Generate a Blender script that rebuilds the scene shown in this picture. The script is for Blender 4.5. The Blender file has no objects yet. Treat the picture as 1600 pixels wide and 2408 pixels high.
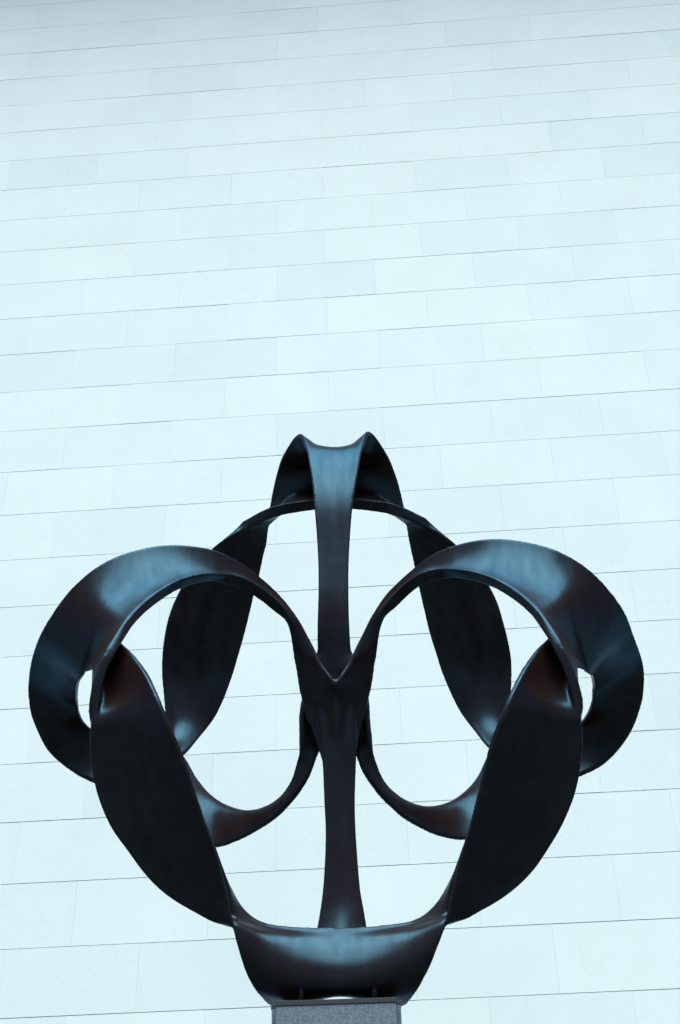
import bpy, bmesh, math, random
import numpy as np
from mathutils import Matrix, Vector

random.seed(11)
scene = bpy.context.scene
COL = scene.collection

# ------------------------------------------------------------------ camera
cam_data = bpy.data.cameras.new("camera")
cam_data.sensor_fit = 'HORIZONTAL'
cam_data.sensor_width = 24.0
cam_data.lens = 45.0
cam_data.clip_start = 0.05
cam_data.clip_end = 2000.0
cam = bpy.data.objects.new("camera", cam_data)
COL.objects.link(cam)
PITCH, ROLL, YAW = 0.59911, -0.03215, -0.05
fwd = Vector((math.sin(YAW) * math.cos(PITCH), math.cos(YAW) * math.cos(PITCH), math.sin(PITCH)))
rgt0 = Vector((math.cos(YAW), -math.sin(YAW), 0.0))
up0 = rgt0.cross(fwd)
rgt = math.cos(ROLL) * rgt0 + math.sin(ROLL) * up0
up = -math.sin(ROLL) * rgt0 + math.cos(ROLL) * up0
m = Matrix((rgt, up, -fwd)).transposed().to_4x4()
m.translation = Vector((0, 0, 1.6))
cam.matrix_world = m
scene.camera = cam

# ------------------------------------------------------------------ sky, sun, exposure
SUN_ELEV = 80.0
SUN_ANGLE = 70.0
SUN_STRENGTH = 5.0
SKY_STRENGTH = 0.05
EXPOSURE = 1.35
world = bpy.data.worlds.new("World")
scene.world = world
world.use_nodes = True
wn = world.node_tree
wn.nodes.clear()
w_out = wn.nodes.new("ShaderNodeOutputWorld")
w_bg = wn.nodes.new("ShaderNodeBackground")
w_sky = wn.nodes.new("ShaderNodeTexSky")
w_sky.sky_type = 'NISHITA'
w_sky.sun_disc = False
w_sky.sun_elevation = math.radians(SUN_ELEV)
w_sky.sun_rotation = math.radians(180)
w_sky.air_density = 0.4
w_sky.dust_density = 0.6
w_sky.ozone_density = 0.2
w_bg.inputs[1].default_value = SKY_STRENGTH
wn.links.new(w_sky.outputs[0], w_bg.inputs[0])
wn.links.new(w_bg.outputs[0], w_out.inputs[0])

sun_data = bpy.data.lights.new("sun", 'SUN')
sun_data.energy = SUN_STRENGTH
sun_data.angle = math.radians(SUN_ANGLE)
sun_data.color = (0.865, 0.972, 1.0)
sun = bpy.data.objects.new("sun", sun_data)
COL.objects.link(sun)
sun.rotation_euler = (math.radians(90 - SUN_ELEV), 0, 0)
sun.location = (0, -20, 40)

scene.view_settings.view_transform = 'Standard'
scene.view_settings.look = 'None'
scene.view_settings.exposure = EXPOSURE
scene.view_settings.gamma = 1.0
scene.view_settings.use_curve_mapping = False

# ------------------------------------------------------------------ helpers
def new_mat(name):
    mt = bpy.data.materials.new(name)
    mt.use_nodes = True
    nt = mt.node_tree
    b = nt.nodes["Principled BSDF"]
    return mt, nt, b

def node(nt, kind, **props):
    n = nt.nodes.new(kind)
    for k, v in props.items():
        setattr(n, k, v)
    return n

def link_obj(name, mesh, parent=None):
    o = bpy.data.objects.new(name, mesh)
    COL.objects.link(o)
    if parent is not None:
        o.parent = parent
    return o

def box_bm(bm, x0, x1, y0, y1, z0, z1):
    v = [bm.verts.new(p) for p in ((x0, y0, z0), (x1, y0, z0), (x1, y1, z0), (x0, y1, z0),
                                   (x0, y0, z1), (x1, y0, z1), (x1, y1, z1), (x0, y1, z1))]
    for f in ((0, 3, 2, 1), (4, 5, 6, 7), (0, 1, 5, 4), (1, 2, 6, 5), (2, 3, 7, 6), (3, 0, 4, 7)):
        bm.faces.new([v[i] for i in f])
    return v

def mesh_from(bm, name, mat=None, smooth=False):
    me = bpy.data.meshes.new(name)
    bmesh.ops.recalc_face_normals(bm, faces=bm.faces)
    bm.to_mesh(me)
    bm.free()
    if mat:
        me.materials.append(mat)
    if smooth:
        for p in me.polygons:
            p.use_smooth = True
    return me

# ------------------------------------------------------------------ materials
def stone_panel_mat():
    mt, nt, b = new_mat("pale_marble_panel")
    tc = node(nt, "ShaderNodeTexCoord")
    info = node(nt, "ShaderNodeObjectInfo")
    geo = node(nt, "ShaderNodeNewGeometry")
    # per panel tone
    ramp = node(nt, "ShaderNodeValToRGB")
    ramp.color_ramp.elements[0].position = 0.0
    ramp.color_ramp.elements[0].color = (0.668, 0.756, 0.725, 1)
    ramp.color_ramp.elements[1].position = 1.0
    ramp.color_ramp.elements[1].color = (0.735, 0.810, 0.775, 1)
    e = ramp.color_ramp.elements.new(0.12)
    e.color = (0.70, 0.780, 0.75, 1)
    nt.links.new(info.outputs["Random"], ramp.inputs[0])
    # cloudy figure of the stone, in world space
    n1 = node(nt, "ShaderNodeTexNoise")
    n1.inputs["Scale"].default_value = 0.9
    n1.inputs["Detail"].default_value = 6
    n1.inputs["Roughness"].default_value = 0.6
    nt.links.new(geo.outputs["Position"], n1.inputs["Vector"])
    n2 = node(nt, "ShaderNodeTexNoise")
    n2.inputs["Scale"].default_value = 90
    n2.inputs["Detail"].default_value = 3
    nt.links.new(geo.outputs["Position"], n2.inputs["Vector"])
    mr1 = node(nt, "ShaderNodeMapRange")
    mr1.inputs[1].default_value = 0.3; mr1.inputs[2].default_value = 0.7
    mr1.inputs[3].default_value = 0.965; mr1.inputs[4].default_value = 1.02
    nt.links.new(n1.outputs[0], mr1.inputs[0])
    mr2 = node(nt, "ShaderNodeMapRange")
    mr2.inputs[1].default_value = 0.3; mr2.inputs[2].default_value = 0.7
    mr2.inputs[3].default_value = 0.95; mr2.inputs[4].default_value = 1.04
    nt.links.new(n2.outputs[0], mr2.inputs[0])
    mul = node(nt, "ShaderNodeMath", operation='MULTIPLY')
    nt.links.new(mr1.outputs[0], mul.inputs[0]); nt.links.new(mr2.outputs[0], mul.inputs[1])
    # thin wandering vein lines, sparse
    wv = node(nt, "ShaderNodeTexNoise")
    wv.inputs["Scale"].default_value = 0.55
    wv.inputs["Detail"].default_value = 5
    off = node(nt, "ShaderNodeVectorMath", operation='ADD')
    sc = node(nt, "ShaderNodeVectorMath", operation='SCALE')
    cmb = node(nt, "ShaderNodeCombineXYZ")
    nt.links.new(info.outputs["Random"], cmb.inputs[0]); nt.links.new(info.outputs["Random"], cmb.inputs[2])
    nt.links.new(cmb.outputs[0], sc.inputs[0]); sc.inputs["Scale"].default_value = 60.0
    nt.links.new(geo.outputs["Position"], off.inputs[0]); nt.links.new(sc.outputs[0], off.inputs[1])
    nt.links.new(off.outputs[0], wv.inputs["Vector"])
    s1 = node(nt, "ShaderNodeMath", operation='SUBTRACT'); s1.inputs[1].default_value = 0.5
    nt.links.new(wv.outputs[0], s1.inputs[0])
    ab = node(nt, "ShaderNodeMath", operation='ABSOLUTE'); nt.links.new(s1.outputs[0], ab.inputs[0])
    mv = node(nt, "ShaderNodeMapRange"); mv.inputs[1].default_value = 0.0; mv.inputs[2].default_value = 0.0035
    mv.inputs[3].default_value = 0.955; mv.inputs[4].default_value = 1.0
    nt.links.new(ab.outputs[0], mv.inputs[0])
    mul2 = node(nt, "ShaderNodeMath", operation='MULTIPLY')
    nt.links.new(mul.outputs[0], mul2.inputs[0]); nt.links.new(mv.outputs[0], mul2.inputs[1])
    mix = node(nt, "ShaderNodeMix", data_type='RGBA', blend_type='MULTIPLY')
    mix.inputs["Factor"].default_value = 1.0
    nt.links.new(ramp.outputs[0], mix.inputs[6])
    nt.links.new(mul2.outputs[0], mix.inputs[7])
    nt.links.new(mix.outputs[2], b.inputs["Base Color"])
    b.inputs["Roughness"].default_value = 0.6
    b.inputs["Specular IOR Level"].default_value = 0.3
    bump = node(nt, "ShaderNodeBump"); bump.inputs["Strength"].default_value = 0.15; bump.inputs["Distance"].default_value = 0.002
    nt.links.new(n2.outputs[0], bump.inputs["Height"]); nt.links.new(bump.outputs[0], b.inputs["Normal"])
    return mt

def joint_mat():
    mt, nt, b = new_mat("recessed_joint")
    b.inputs["Base Color"].default_value = (0.24, 0.25, 0.29, 1)
    b.inputs["Roughness"].default_value = 0.9
    return mt

def bronze_mat():
    mt, nt, b = new_mat("black_patinated_bronze")
    tc = node(nt, "ShaderNodeTexCoord")
    n1 = node(nt, "ShaderNodeTexNoise")
    n1.inputs["Scale"].default_value = 2.2
    n1.inputs["Detail"].default_value = 8
    n1.inputs["Roughness"].default_value = 0.65
    n1.inputs["Distortion"].default_value = 0.4
    nt.links.new(tc.outputs["Object"], n1.inputs["Vector"])
    n2 = node(nt, "ShaderNodeTexNoise")
    n2.inputs["Scale"].default_value = 28
    n2.inputs["Detail"].default_value = 6
    nt.links.new(tc.outputs["Object"], n2.inputs["Vector"])
    # faint runs down the surface
    mp = node(nt, "ShaderNodeMapping"); mp.inputs["Scale"].default_value = (9.0, 9.0, 0.7)
    nt.links.new(tc.outputs["Object"], mp.inputs[0])
    n3 = node(nt, "ShaderNodeTexNoise"); n3.inputs["Scale"].default_value = 1.6; n3.inputs["Detail"].default_value = 5
    nt.links.new(mp.outputs[0], n3.inputs["Vector"])
    # the waxed metal skin
    met = node(nt, "ShaderNodeValToRGB")
    met.color_ramp.elements[0].position = 0.32
    met.color_ramp.elements[0].color = (0.0055, 0.0150, 0.0215, 1)
    met.color_ramp.elements[1].position = 0.72
    met.color_ramp.elements[1].color = (0.0155, 0.0345, 0.0455, 1)
    mixn = node(nt, "ShaderNodeMath", operation='MULTIPLY_ADD'); mixn.inputs[1].default_value = 0.5
    h3 = node(nt, "ShaderNodeMath", operation='MULTIPLY'); h3.inputs[1].default_value = 0.5
    nt.links.new(n3.outputs[0], h3.inputs[0])
    nt.links.new(n1.outputs[0], mixn.inputs[0]); nt.links.new(h3.outputs[0], mixn.inputs[2])
    nt.links.new(mixn.outputs[0], met.inputs[0])
    nt.links.new(met.outputs[0], b.inputs["Base Color"])
    b.inputs["Metallic"].default_value = 1.0
    b.inputs["Specular Tint"].default_value = (0.48, 0.53, 0.60, 1)
    add = node(nt, "ShaderNodeMath", operation='MULTIPLY_ADD')
    add.inputs[1].default_value = 0.35; add.inputs[2].default_value = 0.0
    nt.links.new(n2.outputs[0], add.inputs[0])
    add2 = node(nt, "ShaderNodeMath", operation='ADD')
    nt.links.new(n1.outputs[0], add2.inputs[0]); nt.links.new(add.outputs[0], add2.inputs[1])
    rr = node(nt, "ShaderNodeMapRange")
    rr.inputs[1].default_value = 0.35; rr.inputs[2].default_value = 0.95
    rr.inputs[3].default_value = 0.24; rr.inputs[4].default_value = 0.38
    nt.links.new(add2.outputs[0], rr.inputs[0])
    nt.links.new(rr.outputs[0], b.inputs["Roughness"])
    bump = node(nt, "ShaderNodeBump"); bump.inputs["Strength"].default_value = 0.10; bump.inputs["Distance"].default_value = 0.01
    nt.links.new(n1.outputs[0], bump.inputs["Height"]); nt.links.new(bump.outputs[0], b.inputs["Normal"])
    # brown-black patina under it
    dif = node(nt, "ShaderNodeBsdfDiffuse")
    dif.inputs["Color"].default_value = (0.0135, 0.0068, 0.0054, 1)
    ash = node(nt, "ShaderNodeAddShader")
    out = nt.nodes["Material Output"]
    nt.links.new(b.outputs[0], ash.inputs[0]); nt.links.new(dif.outputs[0], ash.inputs[1])
    nt.links.new(ash.outputs[0], out.inputs["Surface"])
    return mt

def granite_mat():
    mt, nt, b = new_mat("speckled_grey_granite")
    tc = node(nt, "ShaderNodeTexCoord")
    v = node(nt, "ShaderNodeTexVoronoi"); v.inputs["Scale"].default_value = 230
    nt.links.new(tc.outputs["Object"], v.inputs["Vector"])
    n = node(nt, "ShaderNodeTexNoise"); n.inputs["Scale"].default_value = 70; n.inputs["Detail"].default_value = 5
    nt.links.new(tc.outputs["Object"], n.inputs["Vector"])
    sep = node(nt, "ShaderNodeSeparateColor"); nt.links.new(v.outputs["Color"], sep.inputs[0])
    av = node(nt, "ShaderNodeMath", operation='ADD'); nt.links.new(sep.outputs[0], av.inputs[0]); nt.links.new(n.outputs[0], av.inputs[1])
    r = node(nt, "ShaderNodeValToRGB")
    r.color_ramp.elements[0].position = 0.45; r.color_ramp.elements[0].color = (0.08, 0.10, 0.125, 1)
    r.color_ramp.elements[1].position = 1.35 / 1.5; r.color_ramp.elements[1].color = (0.165, 0.20, 0.24, 1)
    e = r.color_ramp.elements.new(0.7); e.color = (0.12, 0.148, 0.185, 1)
    h = node(nt, "ShaderNodeMath", operation='MULTIPLY'); h.inputs[1].default_value = 0.66
    nt.links.new(av.outputs[0], h.inputs[0]); nt.links.new(h.outputs[0], r.inputs[0])
    nt.links.new(r.outputs[0], b.inputs["Base Color"])
    b.inputs["Roughness"].default_value = 0.55
    return mt

def cap_mat():
    mt, nt, b = new_mat("dark_bronze_plate")
    b.inputs["Base Color"].default_value = (0.016, 0.024, 0.026, 1)
    b.inputs["Roughness"].default_value = 0.5
    n = node(nt, "ShaderNodeTexNoise"); n.inputs["Scale"].default_value = 25
    mr = node(nt, "ShaderNodeMapRange"); mr.inputs[3].default_value = 0.4; mr.inputs[4].default_value = 0.65
    nt.links.new(n.outputs[0], mr.inputs[0]); nt.links.new(mr.outputs[0], b.inputs["Roughness"])
    return mt

def paving_mat():
    mt, nt, b = new_mat("dark_paving")
    tc = node(nt, "ShaderNodeTexCoord")
    br = node(nt, "ShaderNodeTexBrick"); br.inputs["Scale"].default_value = 1.0
    br.inputs["Color1"].default_value = (0.045, 0.043, 0.042, 1); br.inputs["Color2"].default_value = (0.06, 0.057, 0.055, 1)
    br.inputs["Mortar"].default_value = (0.02, 0.02, 0.02, 1); br.inputs["Mortar Size"].default_value = 0.008
    nt.links.new(tc.outputs["Object"], br.inputs["Vector"])
    nt.links.new(br.outputs[0], b.inputs["Base Color"])
    b.inputs["Roughness"].default_value = 0.85
    return mt

M_PANEL = stone_panel_mat()
M_JOINT = joint_mat()
M_BRONZE = bronze_mat()
M_GRANITE = granite_mat()
M_CAP = cap_mat()
M_PAVE = paving_mat()

# ------------------------------------------------------------------ ground
bm = bmesh.new()
g = 600.0
bm.faces.new([bm.verts.new(p) for p in ((-g, -g, 0), (g, -g, 0), (g, g, 0), (-g, g, 0))])
ground = link_obj("ground", mesh_from(bm, "ground", M_PAVE))
ground["kind"] = "structure"

# ------------------------------------------------------------------ stone wall
WALL_Y = 14.63
ROW_H = 0.05196 * WALL_Y
Z_TOP = 1.6 + 1.48296 * WALL_Y
PAN_W = 1.565
GAP_H, GAP_V = 0.008, 0.0013
PAN_T = 0.04
bm = bmesh.new()
box_bm(bm, -26, 26, WALL_Y + PAN_T, WALL_Y + 6.0, 0.0, 32.0)
wall = link_obj("stone_wall", mesh_from(bm, "stone_wall", M_JOINT))
wall["label"] = "tall pale blue-white wall of stone panels filling the whole background"
wall["category"] = "wall"
wall["kind"] = "thing"

bm = bmesh.new()
hx, hz = (PAN_W - GAP_V) / 2, (ROW_H - GAP_H) / 2
box_bm(bm, -hx, hx, 0, PAN_T, -hz, hz)
panel_mesh = mesh_from(bm, "panel", M_PANEL)
rest = bmesh.new()
rng = random.Random(5)
for row in range(-11, 31):
    zc = Z_TOP - (row + 0.5) * ROW_H
    if zc - ROW_H / 2 < 0.0:
        continue
    x_first = 2.29 if row % 2 == 0 else 1.51
    for n in range(-20, 18):
        xc = x_first + (n + 0.5) * PAN_W
        if abs(xc) > 25.2:
            continue
        dy = rng.uniform(-0.0015, 0.0015)
        dz = rng.uniform(-0.0012, 0.0012)
        t = (row + 3) / 28.0
        xl = -8.0 + 2.6 * t
        xr = 7.2 - 3.4 * t
        if -3 <= row <= 25 and xl < xc < xr:
            p = link_obj("panel", panel_mesh, wall)
            p.location = (xc, WALL_Y + dy, zc + dz)
            p.rotation_euler = (rng.uniform(-1, 1) * 0.0015, 0, rng.uniform(-1, 1) * 0.001)
        else:
            box_bm(rest, xc - hx, xc + hx, WALL_Y + dy, WALL_Y + dy + PAN_T, zc + dz - hz, zc + dz + hz)
o = link_obj("panel_field", mesh_from(rest, "panel_field", M_PANEL), wall)
o["kind"] = "stuff"

bm = bmesh.new()
box_bm(bm, -26, 26, WALL_Y - 4.1, WALL_Y + PAN_T - 0.002, 31.0, 32.2)  # unseen slab added above the frame to shade the upper wall
link_obj("added_shade_overhang", mesh_from(bm, "added_shade_overhang", M_PANEL), wall)

# ------------------------------------------------------------------ sculpture
STRIPS = {
 'ring_left': (0, 3, [
  ((-0.082, 0.060, -0.474), (-0.032, 0.066, -0.483), (0.018, 0.060, -0.477), (0.045, 0.040, 0)),
  ((-0.168, 0.020, -0.194), (-0.079, -0.003, -0.231), (0.010, -0.050, -0.241), (0.060, 0.040, 0)),
  ((-0.222, 0.000, 0.006), (-0.108, -0.044, -0.037), (0.006, -0.120, -0.043), (0.080, 0.040, 0)),
  ((-0.240, -0.060, 0.140), (-0.116, -0.107, 0.056), (0.009, -0.190, 0.015), (0.080, 0.040, 0)),
  ((-0.258, -0.120, 0.248), (-0.173, -0.148, 0.196), (-0.088, -0.200, 0.172), (0.080, 0.040, 0)),
  ((-0.294, -0.230, 0.377), (-0.230, -0.212, 0.354), (-0.165, -0.210, 0.351), (0.080, 0.040, 0)),
  ((-0.337, -0.330, 0.463), (-0.287, -0.282, 0.459), (-0.237, -0.250, 0.472), (0.080, 0.040, 0)),
  ((-0.426, -0.420, 0.532), (-0.376, -0.356, 0.544), (-0.327, -0.310, 0.577), (0.080, 0.040, 0)),
  ((-0.526, -0.510, 0.573), (-0.472, -0.439, 0.599), (-0.418, -0.390, 0.649), (0.080, 0.040, 0)),
  ((-0.629, -0.600, 0.587), (-0.572, -0.533, 0.629), (-0.515, -0.490, 0.698), (0.080, 0.040, 0)),
  ((-0.740, -0.700, 0.556), (-0.695, -0.641, 0.636), (-0.650, -0.610, 0.748), (0.080, 0.040, 0)),
  ((-0.843, -0.830, 0.480), (-0.821, -0.773, 0.595), (-0.800, -0.750, 0.750), (0.080, 0.040, 0)),
  ((-0.955, -0.970, 0.360), (-0.983, -0.914, 0.504), (-1.012, -0.900, 0.697), (0.080, 0.040, 0)),
  ((-1.045, -1.100, 0.215), (-1.132, -1.012, 0.388), (-1.219, -0.980, 0.625), (0.075, 0.040, 0)),
  ((-1.144, -1.220, 0.041), (-1.301, -1.073, 0.235), (-1.458, -1.000, 0.514), (0.070, 0.040, 0)),
  ((-1.220, -1.320, -0.142), (-1.446, -1.078, 0.056), (-1.672, -0.930, 0.363), (0.065, 0.040, 0)),
  ((-1.274, -1.400, -0.319), (-1.567, -1.025, -0.137), (-1.859, -0.770, 0.184), (0.060, 0.040, 0)),
 ]),
 'ring_right': (0, 3, [
  ((0.124, 0.060, -0.480), (0.071, 0.066, -0.486), (0.018, 0.060, -0.477), (0.045, 0.040, 0)),
  ((0.178, 0.020, -0.194), (0.094, -0.004, -0.231), (0.010, -0.050, -0.241), (0.060, 0.040, 0)),
  ((0.231, 0.000, 0.000), (0.119, -0.045, -0.036), (0.006, -0.120, -0.036), (0.080, 0.040, 0)),
  ((0.256, -0.060, 0.136), (0.134, -0.107, 0.054), (0.012, -0.190, 0.015), (0.080, 0.040, 0)),
  ((0.277, -0.120, 0.250), (0.193, -0.148, 0.197), (0.108, -0.200, 0.173), (0.080, 0.040, 0)),
  ((0.319, -0.230, 0.369), (0.254, -0.212, 0.349), (0.189, -0.210, 0.347), (0.080, 0.040, 0)),
  ((0.366, -0.330, 0.470), (0.315, -0.282, 0.461), (0.263, -0.250, 0.471), (0.080, 0.040, 0)),
  ((0.459, -0.420, 0.540), (0.412, -0.356, 0.558), (0.365, -0.310, 0.598), (0.080, 0.040, 0)),
  ((0.552, -0.510, 0.582), (0.501, -0.440, 0.606), (0.450, -0.390, 0.654), (0.080, 0.040, 0)),
  ((0.645, -0.600, 0.589), (0.599, -0.534, 0.632), (0.553, -0.490, 0.701), (0.080, 0.040, 0)),
  ((0.759, -0.700, 0.548), (0.724, -0.641, 0.631), (0.688, -0.610, 0.746), (0.080, 0.040, 0)),
  ((0.867, -0.830, 0.459), (0.858, -0.773, 0.578), (0.849, -0.750, 0.737), (0.080, 0.040, 0)),
  ((0.991, -0.970, 0.331), (1.023, -0.913, 0.481), (1.054, -0.900, 0.682), (0.080, 0.040, 0)),
  ((1.085, -1.100, 0.187), (1.174, -1.012, 0.362), (1.264, -0.980, 0.603), (0.075, 0.040, 0)),
  ((1.181, -1.220, 0.015), (1.336, -1.073, 0.215), (1.491, -1.000, 0.501), (0.070, 0.040, 0)),
  ((1.253, -1.320, -0.163), (1.475, -1.077, 0.049), (1.697, -0.930, 0.373), (0.065, 0.040, 0)),
  ((1.309, -1.400, -0.341), (1.594, -1.024, -0.132), (1.878, -0.770, 0.219), (0.060, 0.040, 0)),
 ]),
 'crescent_left': (1, 1, [
  ((-0.823, -0.775, 0.587), (-0.811, -0.758, 0.663), (-0.800, -0.750, 0.750), (0.061, 0.040, 0)),
  ((-0.982, -0.916, 0.494), (-0.997, -0.902, 0.589), (-1.012, -0.900, 0.697), (0.061, 0.040, 0)),
  ((-1.127, -1.016, 0.376), (-1.173, -0.990, 0.491), (-1.219, -0.980, 0.625), (0.059, 0.040, 0)),
  ((-1.292, -1.080, 0.221), (-1.375, -1.030, 0.356), (-1.458, -1.000, 0.514), (0.056, 0.040, 0)),
  ((-1.432, -1.090, 0.041), (-1.552, -0.997, 0.187), (-1.672, -0.930, 0.363), (0.053, 0.040, 0)),
  ((-1.565, -0.820, -0.168), (-1.712, -0.795, 0.008), (-1.859, -0.770, 0.184), (0.050, 0.040, 0)),
  ((-1.687, -0.450, -0.075), (-1.843, -0.460, 0.032), (-2.000, -0.470, 0.138), (0.050, 0.040, 0)),
  ((-1.759, -0.140, -0.020), (-1.924, -0.160, 0.039), (-2.090, -0.180, 0.098), (0.050, 0.040, 0)),
  ((-1.781, -0.000, 0.000), (-1.952, -0.000, 0.021), (-2.123, 0.000, 0.042), (0.050, 0.040, 0)),
  ((-1.797, 0.150, -0.002), (-1.959, 0.160, -0.021), (-2.120, 0.170, -0.040), (0.050, 0.040, 0)),
  ((-1.796, 0.420, 0.031), (-1.917, 0.390, -0.077), (-2.039, 0.360, -0.186), (0.050, 0.040, 0)),
  ((-1.672, 0.620, -0.011), (-1.771, 0.570, -0.151), (-1.869, 0.520, -0.290), (0.050, 0.040, 0)),
  ((-1.521, 0.780, -0.029), (-1.570, 0.700, -0.213), (-1.619, 0.620, -0.397), (0.050, 0.040, 0)),
  ((-1.301, 1.059, -0.144), (-1.362, 0.950, -0.333), (-1.422, 0.870, -0.554), (0.051, 0.040, 0)),
  ((-1.120, 1.028, -0.317), (-1.130, 0.952, -0.491), (-1.141, 0.900, -0.693), (0.051, 0.040, 0)),
  ((-0.941, 0.949, -0.441), (-0.915, 0.890, -0.579), (-0.889, 0.850, -0.739), (0.051, 0.040, 0)),
  ((-0.795, 0.836, -0.523), (-0.760, 0.781, -0.621), (-0.725, 0.740, -0.736), (0.051, 0.040, 0)),
  ((-0.660, 0.711, -0.576), (-0.622, 0.660, -0.639), (-0.584, 0.620, -0.715), (0.051, 0.040, 0)),
 ]),
 'crescent_right': (1, 1, [
  ((0.858, -0.775, 0.570), (0.854, -0.758, 0.648), (0.849, -0.750, 0.737), (0.061, 0.040, 0)),
  ((1.021, -0.915, 0.470), (1.037, -0.902, 0.569), (1.054, -0.900, 0.682), (0.061, 0.040, 0)),
  ((1.169, -1.016, 0.350), (1.216, -0.990, 0.467), (1.264, -0.980, 0.603), (0.059, 0.040, 0)),
  ((1.327, -1.080, 0.200), (1.409, -1.029, 0.339), (1.491, -1.000, 0.501), (0.056, 0.040, 0)),
  ((1.462, -1.089, 0.033), (1.580, -0.996, 0.187), (1.697, -0.930, 0.373), (0.053, 0.040, 0)),
  ((1.580, -0.820, -0.238), (1.729, -0.795, -0.010), (1.878, -0.770, 0.219), (0.050, 0.040, 0)),
  ((1.695, -0.450, -0.097), (1.851, -0.460, 0.028), (2.008, -0.470, 0.153), (0.050, 0.040, 0)),
  ((1.767, -0.140, -0.021), (1.939, -0.160, 0.058), (2.111, -0.180, 0.137), (0.050, 0.040, 0)),
  ((1.785, -0.000, -0.017), (1.967, -0.000, 0.032), (2.149, -0.000, 0.081), (0.050, 0.040, 0)),
  ((1.792, 0.150, -0.035), (1.969, 0.160, -0.030), (2.145, 0.170, -0.025), (0.050, 0.040, 0)),
  ((1.768, 0.420, -0.028), (1.920, 0.390, -0.102), (2.072, 0.360, -0.176), (0.050, 0.040, 0)),
  ((1.654, 0.620, -0.050), (1.772, 0.570, -0.187), (1.890, 0.520, -0.324), (0.050, 0.040, 0)),
  ((1.517, 0.780, -0.049), (1.559, 0.700, -0.237), (1.601, 0.620, -0.426), (0.050, 0.040, 0)),
  ((1.272, 1.060, -0.164), (1.326, 0.951, -0.346), (1.379, 0.870, -0.561), (0.051, 0.040, 0)),
  ((1.106, 1.031, -0.330), (1.116, 0.954, -0.491), (1.126, 0.900, -0.677), (0.051, 0.040, 0)),
  ((0.930, 0.951, -0.450), (0.902, 0.892, -0.578), (0.874, 0.850, -0.727), (0.051, 0.040, 0)),
  ((0.778, 0.837, -0.531), (0.737, 0.781, -0.621), (0.696, 0.740, -0.728), (0.051, 0.040, 0)),
  ((0.642, 0.712, -0.577), (0.599, 0.660, -0.634), (0.555, 0.620, -0.704), (0.051, 0.040, 0)),
 ]),
 'arm_left': (1, 0, [
  ((-0.843, -0.830, 0.480), (-0.832, -0.795, 0.536), (-0.820, -0.771, 0.603), (0.080, 0.059, 0)),
  ((-0.955, -0.970, 0.360), (-0.970, -0.935, 0.430), (-0.985, -0.912, 0.514), (0.080, 0.059, 0)),
  ((-1.045, -1.100, 0.215), (-1.091, -1.047, 0.299), (-1.137, -1.009, 0.400), (0.075, 0.056, 0)),
  ((-1.144, -1.220, 0.041), (-1.227, -1.133, 0.133), (-1.310, -1.067, 0.249), (0.070, 0.054, 0)),
  ((-1.220, -1.320, -0.142), (-1.340, -1.180, -0.051), (-1.459, -1.067, 0.071), (0.065, 0.052, 0)),
  ((-1.274, -1.400, -0.319), (-1.481, -0.950, -0.190), (-1.565, -0.820, -0.168), (0.060, 0.035, 0)),
  ((-1.296, -1.420, -0.399), (-1.449, -1.050, -0.281), (-1.451, -1.000, -0.122), (0.060, 0.035, 0)),
  ((-1.321, -1.420, -0.462), (-1.420, -1.120, -0.384), (-1.323, -1.180, -0.158), (0.060, 0.035, 0)),
  ((-1.345, -1.410, -0.571), (-1.370, -1.200, -0.471), (-1.189, -1.320, -0.312), (0.060, 0.035, 0)),
  ((-1.366, -1.380, -0.691), (-1.280, -1.280, -0.577), (-1.068, -1.470, -0.520), (0.060, 0.035, 0)),
  ((-1.380, -1.330, -0.797), (-1.183, -1.380, -0.732), (-0.986, -1.540, -0.694), (0.060, 0.035, 0)),
  ((-1.385, -1.260, -0.881), (-1.154, -1.335, -0.846), (-0.922, -1.540, -0.845), (0.060, 0.035, 0)),
  ((-1.374, -1.170, -1.016), (-1.117, -1.248, -0.981), (-0.860, -1.470, -0.980), (0.060, 0.035, 0)),
  ((-1.334, -1.090, -1.157), (-1.070, -1.158, -1.112), (-0.806, -1.370, -1.103), (0.060, 0.035, 0)),
  ((-1.270, -1.020, -1.283), (-1.016, -1.077, -1.237), (-0.762, -1.270, -1.225), (0.060, 0.035, 0)),
  ((-1.188, -0.950, -1.385), (-0.954, -0.993, -1.343), (-0.720, -1.160, -1.332), (0.060, 0.035, 0)),
  ((-1.097, -0.890, -1.497), (-0.888, -0.920, -1.447), (-0.679, -1.060, -1.424), (0.060, 0.035, 0)),
  ((-1.005, -0.835, -1.582), (-0.827, -0.854, -1.540), (-0.649, -0.965, -1.521), (0.060, 0.035, 0)),
  ((-0.895, -0.795, -1.654), (-0.758, -0.812, -1.629), (-0.620, -0.900, -1.622), (0.060, 0.035, 0)),
  ((-0.786, -0.760, -1.702), (-0.694, -0.781, -1.696), (-0.603, -0.850, -1.702), (0.060, 0.035, 0)),
  ((-0.688, -0.735, -1.723), (-0.638, -0.756, -1.750), (-0.588, -0.810, -1.786), (0.060, 0.035, 0)),
 ]),
 'arm_right': (1, 0, [
  ((0.867, -0.830, 0.459), (0.862, -0.795, 0.517), (0.857, -0.770, 0.586), (0.080, 0.059, 0)),
  ((0.991, -0.970, 0.331), (1.008, -0.934, 0.404), (1.024, -0.911, 0.491), (0.080, 0.059, 0)),
  ((1.085, -1.100, 0.187), (1.132, -1.046, 0.272), (1.179, -1.008, 0.375), (0.075, 0.056, 0)),
  ((1.181, -1.220, 0.015), (1.263, -1.133, 0.110), (1.346, -1.066, 0.230), (0.070, 0.054, 0)),
  ((1.253, -1.320, -0.163), (1.371, -1.179, -0.065), (1.488, -1.066, 0.065), (0.065, 0.052, 0)),
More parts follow.
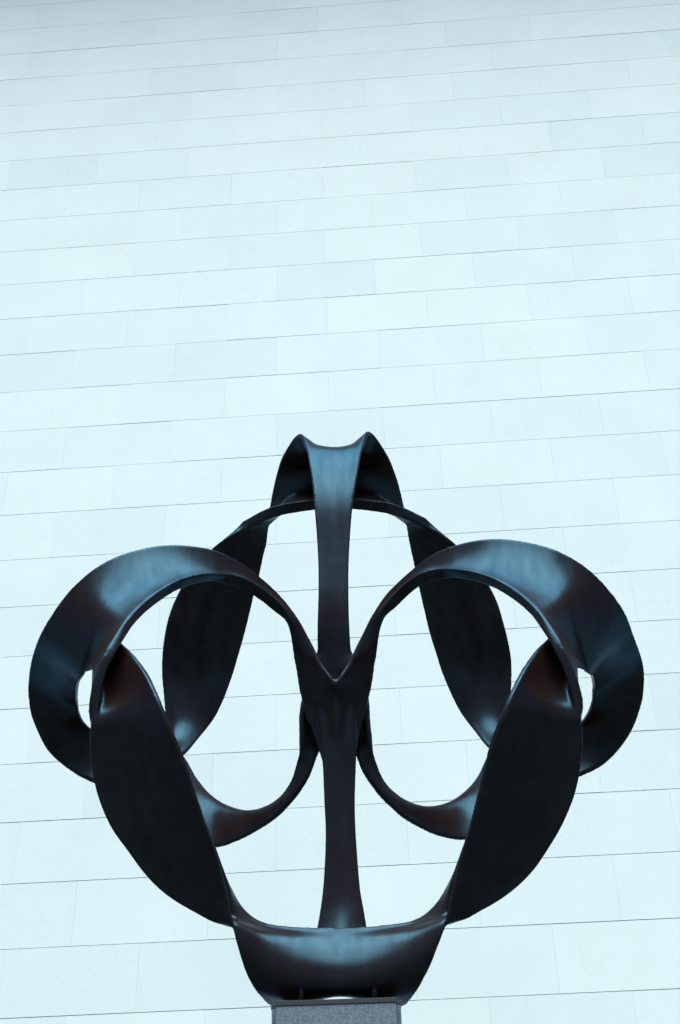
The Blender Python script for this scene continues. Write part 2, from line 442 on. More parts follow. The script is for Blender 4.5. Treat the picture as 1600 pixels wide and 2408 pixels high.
  ((1.309, -1.400, -0.341), (1.502, -0.950, -0.253), (1.580, -0.820, -0.238), (0.060, 0.035, 0)),
  ((1.329, -1.420, -0.431), (1.478, -1.050, -0.325), (1.470, -1.000, -0.166), (0.060, 0.035, 0)),
  ((1.355, -1.420, -0.501), (1.451, -1.120, -0.430), (1.351, -1.180, -0.208), (0.060, 0.035, 0)),
  ((1.381, -1.410, -0.606), (1.402, -1.200, -0.514), (1.225, -1.320, -0.355), (0.060, 0.035, 0)),
  ((1.409, -1.380, -0.726), (1.311, -1.280, -0.607), (1.103, -1.470, -0.569), (0.060, 0.035, 0)),
  ((1.419, -1.330, -0.835), (1.220, -1.380, -0.771), (1.020, -1.540, -0.733), (0.060, 0.035, 0)),
  ((1.423, -1.260, -0.922), (1.189, -1.334, -0.879), (0.955, -1.540, -0.870), (0.060, 0.035, 0)),
  ((1.403, -1.170, -1.063), (1.144, -1.248, -1.021), (0.885, -1.470, -1.014), (0.060, 0.035, 0)),
  ((1.365, -1.090, -1.188), (1.104, -1.159, -1.145), (0.842, -1.370, -1.138), (0.060, 0.035, 0)),
  ((1.301, -1.020, -1.311), (1.050, -1.078, -1.271), (0.799, -1.270, -1.265), (0.060, 0.035, 0)),
  ((1.225, -0.950, -1.418), (0.993, -0.994, -1.378), (0.761, -1.160, -1.370), (0.060, 0.035, 0)),
  ((1.130, -0.890, -1.533), (0.930, -0.922, -1.474), (0.729, -1.060, -1.442), (0.060, 0.035, 0)),
  ((1.031, -0.835, -1.614), (0.860, -0.855, -1.567), (0.689, -0.965, -1.542), (0.060, 0.035, 0)),
  ((0.915, -0.795, -1.684), (0.786, -0.814, -1.657), (0.657, -0.900, -1.648), (0.060, 0.035, 0)),
  ((0.807, -0.760, -1.723), (0.721, -0.782, -1.718), (0.635, -0.850, -1.725), (0.060, 0.035, 0)),
  ((0.715, -0.735, -1.740), (0.665, -0.756, -1.767), (0.616, -0.810, -1.803), (0.060, 0.035, 0)),
 ]),
 'back_arm_left': (0, 1, [
  ((-0.739, 0.670, 1.899), (-0.643, 0.708, 1.948), (-0.547, 0.810, 2.012), (0.090, 0.050, 0)),
  ((-0.845, 0.710, 1.841), (-0.700, 0.740, 1.877), (-0.556, 0.850, 1.933), (0.080, 0.045, 0)),
  ((-0.956, 0.760, 1.773), (-0.762, 0.780, 1.804), (-0.568, 0.900, 1.860), (0.070, 0.040, 0)),
  ((-1.063, 0.815, 1.691), (-0.830, 0.830, 1.719), (-0.596, 0.965, 1.776), (0.060, 0.035, 0)),
  ((-1.170, 0.880, 1.591), (-0.900, 0.901, 1.613), (-0.630, 1.060, 1.670), (0.060, 0.035, 0)),
  ((-1.253, 0.950, 1.486), (-0.965, 0.981, 1.503), (-0.677, 1.160, 1.557), (0.060, 0.035, 0)),
  ((-1.322, 1.020, 1.368), (-1.022, 1.067, 1.377), (-0.722, 1.270, 1.425), (0.060, 0.035, 0)),
  ((-1.371, 1.080, 1.235), (-1.072, 1.145, 1.233), (-0.773, 1.370, 1.271), (0.060, 0.035, 0)),
  ((-1.403, 1.170, 1.108), (-1.116, 1.233, 1.086), (-0.829, 1.450, 1.103), (0.060, 0.035, 0)),
  ((-1.419, 1.260, 1.000), (-1.149, 1.309, 0.954), (-0.878, 1.500, 0.944), (0.060, 0.035, 0)),
  ((-1.418, 1.330, 0.880), (-1.178, 1.352, 0.794), (-0.939, 1.500, 0.740), (0.060, 0.035, 0)),
  ((-1.397, 1.380, 0.713), (-1.204, 1.368, 0.613), (-1.011, 1.460, 0.540), (0.060, 0.035, 0)),
  ((-1.370, 1.410, 0.538), (-1.238, 1.351, 0.432), (-1.106, 1.370, 0.345), (0.060, 0.035, 0)),
  ((-1.340, 1.420, 0.411), (-1.273, 1.287, 0.263), (-1.206, 1.240, 0.136), (0.060, 0.035, 0)),
  ((-1.315, 1.420, 0.319), (-1.308, 1.176, 0.143), (-1.302, 1.050, -0.003), (0.060, 0.035, 0)),
  ((-1.295, 1.400, 0.255), (-1.408, 1.004, 0.091), (-1.521, 0.780, -0.029), (0.060, 0.035, 0)),
  ((-1.194, 1.320, 0.109), (-1.254, 1.162, -0.021), (-1.315, 1.032, -0.184), (0.060, 0.049, 0)),
  ((-1.101, 1.220, -0.075), (-1.112, 1.103, -0.201), (-1.122, 1.009, -0.354), (0.060, 0.049, 0)),
  ((-0.987, 1.100, -0.250), (-0.961, 1.008, -0.349), (-0.935, 0.934, -0.470), (0.060, 0.049, 0)),
  ((-0.858, 0.970, -0.391), (-0.822, 0.889, -0.459), (-0.787, 0.822, -0.543), (0.060, 0.049, 0)),
  ((-0.727, 0.830, -0.497), (-0.689, 0.759, -0.537), (-0.651, 0.699, -0.589), (0.060, 0.049, 0)),
 ]),
 'back_arm_right': (0, 1, [
  ((0.760, 0.670, 1.887), (0.692, 0.714, 1.929), (0.625, 0.810, 1.985), (0.090, 0.050, 0)),
  ((0.862, 0.710, 1.827), (0.746, 0.746, 1.857), (0.629, 0.850, 1.905), (0.080, 0.045, 0)),
  ((0.968, 0.760, 1.756), (0.805, 0.786, 1.783), (0.641, 0.900, 1.832), (0.070, 0.040, 0)),
  ((1.069, 0.815, 1.669), (0.865, 0.837, 1.695), (0.660, 0.965, 1.747), (0.060, 0.035, 0)),
  ((1.170, 0.880, 1.563), (0.928, 0.907, 1.585), (0.686, 1.060, 1.639), (0.060, 0.035, 0)),
  ((1.256, 0.950, 1.448), (0.986, 0.985, 1.473), (0.715, 1.160, 1.533), (0.060, 0.035, 0)),
  ((1.321, 1.020, 1.327), (1.036, 1.070, 1.346), (0.751, 1.270, 1.403), (0.060, 0.035, 0)),
  ((1.362, 1.080, 1.188), (1.076, 1.148, 1.202), (0.789, 1.370, 1.255), (0.060, 0.035, 0)),
  ((1.399, 1.170, 1.056), (1.119, 1.235, 1.053), (0.839, 1.450, 1.088), (0.060, 0.035, 0)),
  ((1.421, 1.260, 0.939), (1.151, 1.309, 0.919), (0.882, 1.500, 0.935), (0.060, 0.035, 0)),
  ((1.419, 1.330, 0.813), (1.178, 1.353, 0.768), (0.936, 1.500, 0.754), (0.060, 0.035, 0)),
  ((1.399, 1.380, 0.655), (1.202, 1.370, 0.586), (1.006, 1.460, 0.542), (0.060, 0.035, 0)),
  ((1.362, 1.410, 0.490), (1.230, 1.353, 0.403), (1.097, 1.370, 0.334), (0.060, 0.035, 0)),
  ((1.331, 1.420, 0.365), (1.256, 1.290, 0.237), (1.181, 1.240, 0.129), (0.060, 0.035, 0)),
  ((1.302, 1.420, 0.274), (1.294, 1.178, 0.113), (1.286, 1.050, -0.020), (0.060, 0.035, 0)),
  ((1.278, 1.400, 0.212), (1.397, 1.004, 0.060), (1.517, 0.780, -0.049), (0.060, 0.035, 0)),
  ((1.177, 1.320, 0.082), (1.231, 1.163, -0.044), (1.284, 1.033, -0.202), (0.060, 0.049, 0)),
  ((1.088, 1.220, -0.108), (1.098, 1.105, -0.223), (1.108, 1.011, -0.364), (0.060, 0.049, 0)),
  ((0.980, 1.100, -0.274), (0.952, 1.009, -0.365), (0.924, 0.936, -0.477), (0.060, 0.049, 0)),
  ((0.851, 0.970, -0.412), (0.810, 0.889, -0.473), (0.769, 0.823, -0.550), (0.060, 0.049, 0)),
  ((0.720, 0.830, -0.508), (0.676, 0.759, -0.542), (0.633, 0.699, -0.589), (0.060, 0.049, 0)),
 ]),
 'lower_arc_left': (0, 3, [
  ((-0.110, 0.000, 0.368), (-0.054, -0.007, 0.374), (0.001, 0.000, 0.365), (0.045, 0.040, 0)),
  ((-0.174, -0.010, 0.180), (-0.087, 0.009, 0.198), (0.000, 0.050, 0.189), (0.050, 0.040, 0)),
  ((-0.222, 0.000, 0.006), (-0.110, 0.045, 0.042), (0.003, 0.120, 0.042), (0.060, 0.040, 0)),
  ((-0.243, 0.060, -0.126), (-0.120, 0.107, -0.053), (0.003, 0.190, -0.023), (0.060, 0.040, 0)),
  ((-0.245, 0.120, -0.241), (-0.155, 0.148, -0.200), (-0.065, 0.200, -0.188), (0.060, 0.040, 0)),
  ((-0.262, 0.230, -0.350), (-0.200, 0.207, -0.349), (-0.138, 0.200, -0.366), (0.060, 0.040, 0)),
  ((-0.296, 0.330, -0.464), (-0.245, 0.266, -0.463), (-0.195, 0.220, -0.484), (0.060, 0.040, 0)),
  ((-0.360, 0.420, -0.541), (-0.307, 0.334, -0.538), (-0.255, 0.270, -0.561), (0.060, 0.040, 0)),
  ((-0.436, 0.510, -0.575), (-0.381, 0.413, -0.584), (-0.326, 0.340, -0.623), (0.060, 0.040, 0)),
  ((-0.519, 0.600, -0.578), (-0.457, 0.496, -0.604), (-0.394, 0.420, -0.663), (0.060, 0.040, 0)),
  ((-0.617, 0.700, -0.559), (-0.549, 0.589, -0.609), (-0.482, 0.510, -0.697), (0.060, 0.040, 0)),
  ((-0.727, 0.830, -0.497), (-0.655, 0.705, -0.583), (-0.584, 0.620, -0.715), (0.060, 0.040, 0)),
  ((-0.858, 0.970, -0.391), (-0.791, 0.829, -0.533), (-0.725, 0.740, -0.736), (0.060, 0.040, 0)),
  ((-0.987, 1.100, -0.250), (-0.938, 0.942, -0.455), (-0.889, 0.850, -0.739), (0.060, 0.040, 0)),
  ((-1.101, 1.220, -0.075), (-1.121, 1.018, -0.335), (-1.141, 0.900, -0.693), (0.060, 0.040, 0)),
  ((-1.194, 1.320, 0.109), (-1.308, 1.045, -0.164), (-1.422, 0.870, -0.554), (0.060, 0.040, 0)),
  ((-1.295, 1.400, 0.255), (-1.467, 1.001, 0.018), (-1.639, 0.720, -0.356), (0.060, 0.040, 0)),
 ]),
 'lower_arc_right': (0, 3, [
  ((0.116, -0.000, 0.362), (0.059, -0.007, 0.371), (0.001, 0.000, 0.365), (0.045, 0.040, 0)),
  ((0.195, -0.010, 0.180), (0.098, 0.008, 0.199), (0.000, 0.050, 0.189), (0.050, 0.040, 0)),
  ((0.231, 0.000, 0.000), (0.117, 0.044, 0.039), (0.003, 0.120, 0.042), (0.060, 0.040, 0)),
  ((0.233, 0.060, -0.123), (0.118, 0.108, -0.053), (0.003, 0.190, -0.023), (0.060, 0.040, 0)),
  ((0.241, 0.120, -0.232), (0.154, 0.148, -0.188), (0.066, 0.200, -0.172), (0.060, 0.040, 0)),
  ((0.261, 0.230, -0.348), (0.200, 0.207, -0.341), (0.138, 0.200, -0.352), (0.060, 0.040, 0)),
  ((0.294, 0.330, -0.451), (0.241, 0.266, -0.445), (0.188, 0.220, -0.460), (0.060, 0.040, 0)),
  ((0.351, 0.420, -0.522), (0.299, 0.334, -0.516), (0.247, 0.270, -0.537), (0.060, 0.040, 0)),
  ((0.425, 0.510, -0.556), (0.369, 0.412, -0.565), (0.312, 0.340, -0.602), (0.060, 0.040, 0)),
  ((0.505, 0.600, -0.567), (0.445, 0.496, -0.591), (0.384, 0.420, -0.646), (0.060, 0.040, 0)),
  ((0.605, 0.700, -0.559), (0.531, 0.589, -0.603), (0.458, 0.510, -0.684), (0.060, 0.040, 0)),
  ((0.720, 0.830, -0.508), (0.637, 0.705, -0.583), (0.555, 0.620, -0.704), (0.060, 0.040, 0)),
  ((0.851, 0.970, -0.412), (0.774, 0.830, -0.541), (0.696, 0.740, -0.728), (0.060, 0.040, 0)),
  ((0.980, 1.100, -0.274), (0.927, 0.943, -0.463), (0.874, 0.850, -0.727), (0.060, 0.040, 0)),
  ((1.088, 1.220, -0.108), (1.107, 1.021, -0.347), (1.126, 0.900, -0.677), (0.060, 0.040, 0)),
  ((1.177, 1.320, 0.082), (1.278, 1.046, -0.183), (1.379, 0.870, -0.561), (0.060, 0.040, 0)),
  ((1.278, 1.400, 0.212), (1.448, 1.002, -0.019), (1.618, 0.720, -0.385), (0.060, 0.040, 0)),
 ]),
 'bowl_and_stem': (0, 0, [
  ((-0.688, -0.735, -1.723), (-0.421, -0.600, -1.723), (0.009, -0.570, -1.771), (0.428, -0.600, -1.731), (0.715, -0.735, -1.740), (0.060, 0.060, 0)),
  ((-0.638, -0.756, -1.750), (-0.406, -0.600, -1.755), (0.009, -0.600, -1.801), (0.421, -0.600, -1.763), (0.665, -0.756, -1.767), (0.048, 0.048, 0)),
  ((-0.588, -0.810, -1.786), (-0.370, -0.690, -1.827), (0.009, -0.640, -1.851), (0.381, -0.690, -1.833), (0.616, -0.810, -1.803), (0.037, 0.037, 0)),
  ((-0.563, -0.790, -1.877), (-0.320, -0.710, -1.912), (0.008, -0.675, -1.927), (0.329, -0.710, -1.918), (0.573, -0.790, -1.897), (0.040, 0.040, 0)),
  ((-0.530, -0.730, -1.973), (-0.272, -0.710, -2.011), (0.007, -0.700, -2.026), (0.278, -0.710, -2.017), (0.525, -0.730, -1.988), (0.040, 0.040, 0)),
  ((-0.492, -0.650, -2.041), (-0.250, -0.670, -2.084), (0.005, -0.675, -2.100), (0.252, -0.670, -2.086), (0.477, -0.650, -2.050), (0.040, 0.040, 0)),
  ((-0.447, -0.500, -2.079), (-0.232, -0.550, -2.124), (0.003, -0.570, -2.109), (0.232, -0.550, -2.125), (0.427, -0.500, -2.094), (0.040, 0.040, 0)),
  ((-0.387, -0.250, -2.084), (-0.198, -0.330, -2.086), (0.001, -0.380, -2.053), (0.186, -0.330, -2.088), (0.364, -0.250, -2.099), (0.040, 0.040, 0)),
  ((-0.294, -0.080, -2.007), (-0.150, -0.130, -1.957), (0.001, -0.160, -1.936), (0.140, -0.130, -1.958), (0.266, -0.080, -2.008), (0.040, 0.040, 0)),
  ((-0.207, 0.040, -1.843), (-0.096, 0.020, -1.800), (0.009, 0.000, -1.787), (0.108, 0.020, -1.797), (0.200, 0.040, -1.839), (0.040, 0.040, 0)),
  ((-0.147, 0.100, -1.608), (-0.065, 0.080, -1.609), (0.016, 0.060, -1.610), (0.097, 0.080, -1.611), (0.179, 0.100, -1.611), (0.040, 0.040, 0)),
  ((-0.119, 0.110, -1.452), (-0.050, 0.105, -1.448), (0.019, 0.100, -1.444), (0.088, 0.105, -1.439), (0.157, 0.110, -1.434), (0.040, 0.040, 0)),
  ((-0.098, 0.110, -1.294), (-0.038, 0.110, -1.296), (0.022, 0.110, -1.297), (0.080, 0.110, -1.299), (0.139, 0.110, -1.300), (0.040, 0.040, 0)),
  ((-0.082, 0.110, -1.082), (-0.030, 0.110, -1.079), (0.023, 0.110, -1.076), (0.075, 0.110, -1.069), (0.126, 0.110, -1.062), (0.040, 0.040, 0)),
  ((-0.077, 0.100, -0.894), (-0.028, 0.100, -0.891), (0.021, 0.100, -0.888), (0.071, 0.100, -0.882), (0.120, 0.100, -0.876), (0.040, 0.040, 0)),
  ((-0.083, 0.080, -0.719), (-0.030, 0.080, -0.718), (0.022, 0.080, -0.716), (0.072, 0.080, -0.715), (0.121, 0.080, -0.713), (0.040, 0.040, 0)),
  ((-0.088, 0.050, -0.515), (-0.034, 0.050, -0.517), (0.021, 0.050, -0.518), (0.076, 0.050, -0.519), (0.132, 0.050, -0.521), (0.040, 0.040, 0)),
  ((-0.100, 0.010, -0.348), (-0.041, 0.010, -0.354), (0.018, 0.010, -0.360), (0.079, 0.010, -0.374), (0.139, 0.010, -0.388), (0.040, 0.040, 0)),
  ((-0.117, -0.030, -0.171), (-0.056, -0.035, -0.175), (0.005, -0.040, -0.179), (0.072, -0.035, -0.179), (0.139, -0.030, -0.178), (0.040, 0.040, 0)),
  ((-0.109, -0.050, -0.021), (-0.052, -0.055, -0.034), (0.005, -0.060, -0.046), (0.065, -0.055, -0.037), (0.125, -0.050, -0.028), (0.040, 0.040, 0)),
 ]),
 'crown_and_stem': (0, 0, [
  ((-0.739, 0.670, 1.899), (-0.558, 0.620, 1.965), (-0.361, 0.570, 1.988), (0.016, 0.530, 1.999), (0.386, 0.570, 1.982), (0.584, 0.620, 1.955), (0.760, 0.670, 1.887), (0.090, 0.090, 0)),
  ((-0.643, 0.708, 1.948), (-0.500, 0.690, 2.011), (-0.322, 0.630, 2.054), (0.019, 0.590, 2.075), (0.357, 0.630, 2.041), (0.545, 0.690, 1.991), (0.692, 0.714, 1.929), (0.070, 0.070, 0)),
  ((-0.547, 0.810, 2.012), (-0.434, 0.755, 2.087), (-0.290, 0.690, 2.145), (0.023, 0.640, 2.161), (0.333, 0.690, 2.135), (0.493, 0.755, 2.067), (0.625, 0.810, 1.985), (0.050, 0.050, 0)),
  ((-0.527, 0.800, 2.151), (-0.400, 0.765, 2.201), (-0.274, 0.730, 2.251), (0.024, 0.690, 2.275), (0.325, 0.730, 2.232), (0.462, 0.765, 2.174), (0.599, 0.800, 2.116), (0.040, 0.040, 0)),
  ((-0.500, 0.740, 2.287), (-0.377, 0.725, 2.323), (-0.255, 0.710, 2.359), (0.025, 0.700, 2.387), (0.311, 0.710, 2.341), (0.442, 0.725, 2.297), (0.572, 0.740, 2.253), (0.040, 0.040, 0)),
  ((-0.460, 0.660, 2.418), (-0.348, 0.660, 2.434), (-0.235, 0.660, 2.451), (0.027, 0.660, 2.456), (0.292, 0.660, 2.429), (0.413, 0.660, 2.401), (0.533, 0.660, 2.373), (0.040, 0.040, 0)),
  ((-0.403, 0.520, 2.490), (-0.298, 0.530, 2.476), (-0.194, 0.540, 2.463), (0.030, 0.550, 2.450), (0.257, 0.540, 2.453), (0.361, 0.530, 2.466), (0.464, 0.520, 2.480), (0.040, 0.040, 0)),
  ((-0.270, 0.250, 2.496), (-0.201, 0.280, 2.445), (-0.133, 0.310, 2.393), (0.032, 0.360, 2.369), (0.194, 0.310, 2.400), (0.262, 0.280, 2.452), (0.329, 0.250, 2.503), (0.040, 0.040, 0)),
  ((-0.194, 0.080, 2.230), (-0.140, 0.095, 2.237), (-0.087, 0.110, 2.245), (0.035, 0.140, 2.255), (0.151, 0.110, 2.237), (0.203, 0.095, 2.226), (0.256, 0.080, 2.215), (0.040, 0.040, 0)),
  ((-0.161, -0.020, 1.970), (-0.114, -0.010, 1.989), (-0.067, -0.000, 2.009), (0.028, 0.020, 2.047), (0.124, 0.000, 2.003), (0.171, -0.010, 1.980), (0.219, -0.020, 1.958), (0.040, 0.040, 0)),
  ((-0.137, -0.080, 1.736), (-0.098, -0.075, 1.751), (-0.058, -0.070, 1.766), (0.022, -0.060, 1.797), (0.105, -0.070, 1.761), (0.146, -0.075, 1.743), (0.187, -0.080, 1.726), (0.040, 0.040, 0)),
  ((-0.125, -0.100, 1.529), (-0.089, -0.100, 1.531), (-0.053, -0.100, 1.534), (0.019, -0.100, 1.540), (0.089, -0.100, 1.530), (0.125, -0.100, 1.525), (0.160, -0.100, 1.520), (0.040, 0.040, 0)),
  ((-0.108, -0.100, 1.238), (-0.078, -0.100, 1.237), (-0.047, -0.100, 1.236), (0.014, -0.100, 1.234), (0.074, -0.100, 1.232), (0.104, -0.100, 1.231), (0.134, -0.100, 1.230), (0.040, 0.040, 0)),
  ((-0.101, -0.100, 0.989), (-0.073, -0.100, 0.989), (-0.045, -0.100, 0.988), (0.010, -0.100, 0.986), (0.065, -0.100, 0.984), (0.092, -0.100, 0.984), (0.119, -0.100, 0.983), (0.040, 0.040, 0)),
  ((-0.103, -0.100, 0.749), (-0.076, -0.100, 0.748), (-0.048, -0.100, 0.747), (0.007, -0.100, 0.745), (0.060, -0.100, 0.744), (0.087, -0.100, 0.743), (0.114, -0.100, 0.742), (0.040, 0.040, 0)),
  ((-0.112, -0.080, 0.526), (-0.083, -0.080, 0.526), (-0.055, -0.080, 0.525), (0.003, -0.080, 0.523), (0.058, -0.080, 0.521), (0.086, -0.080, 0.521), (0.114, -0.080, 0.520), (0.040, 0.040, 0)),
  ((-0.116, -0.010, 0.336), (-0.087, -0.010, 0.335), (-0.057, -0.010, 0.334), (0.001, -0.010, 0.333), (0.061, -0.010, 0.331), (0.091, -0.010, 0.330), (0.121, -0.010, 0.329), (0.040, 0.040, 0)),
  ((-0.116, 0.030, 0.182), (-0.087, 0.033, 0.183), (-0.058, 0.035, 0.183), (0.001, 0.040, 0.184), (0.062, 0.035, 0.180), (0.093, 0.033, 0.178), (0.123, 0.030, 0.176), (0.040, 0.040, 0)),
  ((-0.112, 0.050, 0.028), (-0.084, 0.052, 0.032), (-0.057, 0.055, 0.037), (-0.002, 0.060, 0.046), (0.059, 0.055, 0.033), (0.089, 0.053, 0.027), (0.119, 0.050, 0.021), (0.040, 0.040, 0)),
 ]),
 'rim_left': (0, 0, [
  ((-0.548, -0.700, -1.814), (-0.468, -0.638, -1.775), (-0.388, -0.575, -1.736), (0.045, 0.045, 0)),
  ((-0.583, -0.710, -1.749), (-0.536, -0.640, -1.720), (-0.488, -0.570, -1.691), (0.045, 0.045, 0)),
  ((-0.611, -0.730, -1.658), (-0.592, -0.658, -1.637), (-0.573, -0.585, -1.617), (0.045, 0.045, 0)),
  ((-0.637, -0.770, -1.555), (-0.634, -0.700, -1.544), (-0.631, -0.630, -1.532), (0.045, 0.045, 0)),
  ((-0.675, -0.840, -1.454), (-0.678, -0.775, -1.450), (-0.681, -0.710, -1.447), (0.045, 0.045, 0)),
  ((-0.711, -0.930, -1.360), (-0.717, -0.880, -1.356), (-0.722, -0.830, -1.351), (0.045, 0.045, 0)),
 ]),
 'rim_right': (0, 0, [
  ((0.574, -0.700, -1.827), (0.486, -0.638, -1.786), (0.398, -0.575, -1.745), (0.045, 0.045, 0)),
  ((0.611, -0.710, -1.764), (0.558, -0.640, -1.732), (0.504, -0.570, -1.700), (0.045, 0.045, 0)),
  ((0.645, -0.730, -1.671), (0.621, -0.658, -1.648), (0.597, -0.585, -1.625), (0.045, 0.045, 0)),
  ((0.679, -0.770, -1.568), (0.670, -0.700, -1.557), (0.662, -0.630, -1.546), (0.045, 0.045, 0)),
  ((0.721, -0.840, -1.468), (0.719, -0.775, -1.466), (0.717, -0.710, -1.464), (0.045, 0.045, 0)),
  ((0.764, -0.930, -1.377), (0.766, -0.880, -1.374), (0.768, -0.830, -1.371), (0.045, 0.045, 0)),
 ]),
 'hub': (0, 0, [
  ((-0.179, -0.040, 0.165), (0.007, -0.100, 0.028), (0.189, -0.040, 0.165), (0.060, 0.060, 0)),
  ((-0.202, -0.000, 0.006), (0.005, -0.030, -0.015), (0.210, -0.000, 0.001), (0.060, 0.060, 0)),
  ((-0.189, 0.020, -0.178), (0.004, -0.010, -0.197), (0.188, 0.020, -0.175), (0.060, 0.060, 0)),
 ]),
}
SMOOTH_AT = [(0.004, -0.000, -0.000, 0.50), (-1.349, -1.150, -0.094, 0.62), (1.369, -1.150, -0.127, 0.62), (-1.522, 1.150, 0.063, 0.50), (1.486, 1.150, 0.036, 0.50), (-0.743, 0.720, 1.933, 0.26), (0.763, 0.720, 1.920, 0.26), (-0.491, -0.650, -1.719, 0.30), (0.514, -0.650, -1.729, 0.30), (-0.254, -0.600, -1.759, 0.20), (0.272, -0.600, -1.762, 0.20), (-0.271, -0.220, 0.422, 0.26), (0.297, -0.220, 0.416, 0.26)]
ORIGIN = (-0.4784, 8.0000, 5.5206)
AXES = ((0.998718, 0.049978, -0.008000), (-0.049979, 0.998750, 0.000000), (0.007990, 0.000400, 0.999968))


def cr(P, per):
    """Catmull-Rom through the stations (n,3,3) -> dense (N,3,3)"""
    P = np.asarray(P, float)
    Q = np.concatenate([2 * P[:1] - P[1:2], P, 2 * P[-1:] - P[-2:-1]])
    out = []
    n = len(P)
    for i in range(n - 1):
        p0, p1, p2, p3 = Q[i], Q[i + 1], Q[i + 2], Q[i + 3]
        for k in range(per):
            t = k / per
            out.append(0.5 * (2 * p1 + (p2 - p0) * t + (2 * p0 - 5 * p1 + 4 * p2 - p3) * t * t + (3 * p1 - p0 - 3 * p2 + p3) * t ** 3))
    out.append(P[-1])
    return np.array(out)

def strip_solid(verts, faces, stations, d0=0, d1=0, per=7, nv=14):
    D = cr(stations, per)
    D = D[d0 * per:len(D) - d1 * per]
    v = np.linspace(0, 1, nv + 1)
    if D.shape[1] == 4:
        w0 = 2 * (v - 0.5) * (v - 1); w1 = 4 * v * (1 - v); w2 = 2 * v * (v - 0.5)
        G = D[:, 0:1] * w0[None, :, None] + D[:, 1:2] * w1[None, :, None] + D[:, 2:3] * w2[None, :, None]
    else:
        G = cr(D[:, :-1].transpose(1, 0, 2), 6).transpose(1, 0, 2)
        v = np.linspace(0, 1, G.shape[1])
    du = np.gradient(G, axis=0); dv = np.gradient(G, axis=1)
    N = np.cross(du, dv)
    N /= np.linalg.norm(N, axis=2, keepdims=True) + 1e-9
    th = (D[:, -1:, 0] * (1 - v)[None, :] + D[:, -1:, 1] * v[None, :])[:, :, None] / 2
    T, Bm = G + N * th, G - N * th
    a, b = G.shape[:2]
    base = len(verts)
    verts.extend(map(tuple, T.reshape(-1, 3))); verts.extend(map(tuple, Bm.reshape(-1, 3)))
    off = a * b
    ix = lambda i, j: base + i * b + j
    for i in range(a - 1):
        for j in range(b - 1):
            faces.append((ix(i, j), ix(i, j + 1), ix(i + 1, j + 1), ix(i + 1, j)))
            faces.append((ix(i, j) + off, ix(i + 1, j) + off, ix(i + 1, j + 1) + off, ix(i, j + 1) + off))
    for i in range(a - 1):
        for j in (0, b - 1):
            q = (ix(i, j), ix(i + 1, j), ix(i + 1, j) + off, ix(i, j) + off)
            faces.append(q if j == 0 else q[::-1])
    for j in range(b - 1):
        for i in (0, a - 1):
            q = (ix(i, j), ix(i, j) + off, ix(i, j + 1) + off, ix(i, j + 1))
            faces.append(q if i == 0 else q[::-1])

verts, faces = [], []
for nm, (d0, d1, st) in STRIPS.items():
    strip_solid(verts, faces, st, d0, d1)
raw = bpy.data.meshes.new("raw")
raw.from_pydata(verts, [], faces)
tmp = bpy.data.objects.new("tmp", raw)
COL.objects.link(tmp)
rm = tmp.modifiers.new("r", 'REMESH')
rm.mode = 'VOXEL'
rm.voxel_size = VOXEL = 0.0065
sm = tmp.modifiers.new("s", 'SMOOTH')
sm.factor = 0.5
sm.iterations = 14
dg = bpy.context.evaluated_depsgraph_get()
me = bpy.data.meshes.new_from_object(tmp.evaluated_get(dg))
bpy.data.objects.remove(tmp)
# the places where ribbons flow into each other are ground smoother, as in the casting
tmp = bpy.data.objects.new("tmp", me)
COL.objects.link(tmp)
co = np.empty(len(me.vertices) * 3)
me.vertices.foreach_get("co", co)
co = co.reshape(-1, 3)
w = np.zeros(len(co))
for cx, cy, cz, rad in SMOOTH_AT:
    dd = np.linalg.norm(co - np.array((cx, cy, cz)), axis=1) / rad
    w = np.maximum(w, np.clip(1.6 * (1 - dd), 0, 1))
vg = tmp.vertex_groups.new(name="blend")
q = np.round(w * 8).astype(int)
for lv in range(1, 9):
    ids = np.nonzero(q == lv)[0].tolist()
    if ids:
        vg.add(ids, lv / 8.0, 'REPLACE')
s2 = tmp.modifiers.new("s2", 'SMOOTH')
s2.factor = 0.5
s2.iterations = 60
s2.vertex_group = "blend"
dg = bpy.context.evaluated_depsgraph_get()
me = bpy.data.meshes.new_from_object(tmp.evaluated_get(dg))
bpy.data.objects.remove(tmp)
me.name = "sculpture"
me.materials.clear()
me.materials.append(M_BRONZE)
me.polygons.foreach_set("use_smooth", [True] * len(me.polygons))
print("sculpture polys", len(me.polygons))
FRAME = Matrix([list(c) for c in AXES]).transposed().to_4x4()
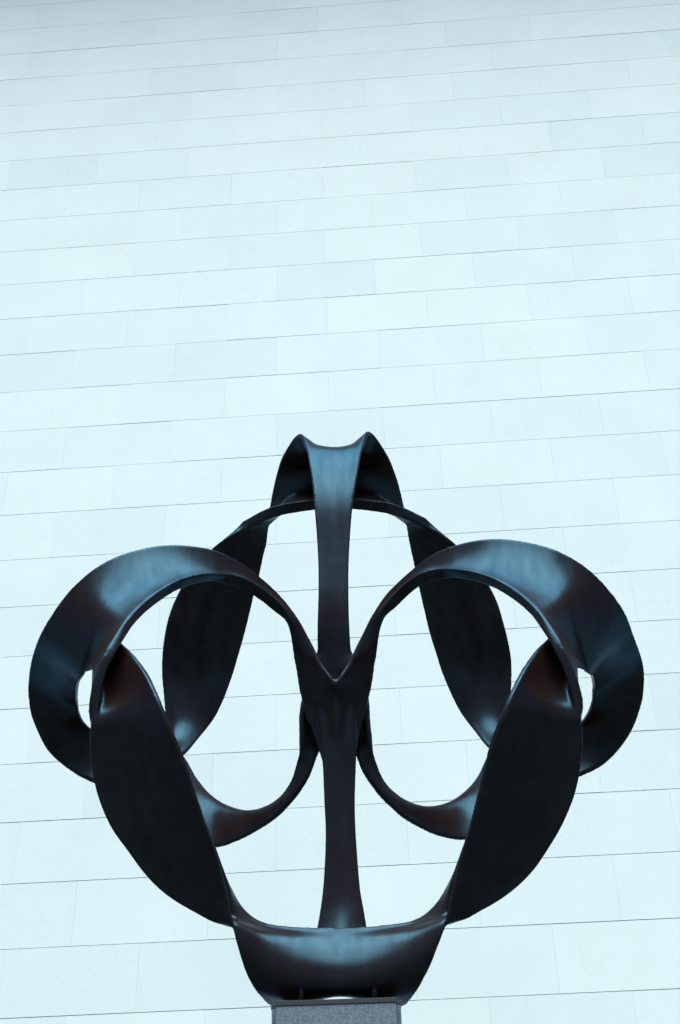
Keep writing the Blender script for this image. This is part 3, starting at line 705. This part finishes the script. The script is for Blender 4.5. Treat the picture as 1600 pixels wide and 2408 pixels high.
FRAME.translation = Vector(ORIGIN)
sculpture = link_obj("sculpture", me)
sculpture.matrix_world = FRAME
sculpture["label"] = "large black bronze sculpture of interlaced looping ribbons on a granite plinth"
sculpture["category"] = "sculpture"

def tube_mesh(name, r0, r1, z0, z1, mat, seg=20):
    bm = bmesh.new()
    bmesh.ops.create_cone(bm, cap_ends=True, segments=seg, radius1=r0, radius2=r1, depth=z1 - z0,
                          matrix=Matrix.Translation((0, 0, (z0 + z1) / 2)))
    return mesh_from(bm, name, mat, True)

PL_TOP = -2.198   # plinth top in the sculpture's frame
PL_FRONT = -0.80
for px in (-0.205, 0.20):
    r = link_obj("support_rod", tube_mesh("support_rod", 0.013, 0.013, PL_TOP + 0.002, -2.05, M_BRONZE), sculpture)
    r.location = (px, -0.672, 0)

# ------------------------------------------------------------------ plinth
base = FRAME @ Vector((-0.012, 0, PL_TOP))
zt = base.z
plinth = bpy.data.objects.new("plinth", None)
COL.objects.link(plinth)
plinth.matrix_world = Matrix.Translation((base.x, base.y, 0)) @ Matrix.Rotation(0.05, 4, 'Z')
plinth["label"] = "tall speckled grey granite plinth with a dark metal top plate under the sculpture"
plinth["category"] = "plinth"
CAP_T = 0.026

def part(name, dims, mat, bev=0.004):
    bm = bmesh.new()
    box_bm(bm, *dims)
    bmesh.ops.bevel(bm, geom=list(bm.edges), offset=bev, segments=2, profile=0.7, affect='EDGES')
    return link_obj(name, mesh_from(bm, name, mat), plinth)

FW, BW = 0.326, 0.353
part("granite_slab", (-FW, FW, PL_FRONT, PL_FRONT + 0.06, 0.0, zt - CAP_T - 0.001), M_GRANITE)
part("granite_block", (-BW, BW, PL_FRONT + 0.062, 0.55, 0.0, zt - CAP_T - 0.001), M_GRANITE)
part("edge_plate", (-FW - 0.004, FW + 0.004, PL_FRONT - 0.004, PL_FRONT + 0.061, zt - CAP_T, zt), M_CAP, 0.002)
part("cap_plate", (-BW - 0.004, BW + 0.004, PL_FRONT + 0.063, 0.554, zt - CAP_T, zt), M_CAP, 0.002)
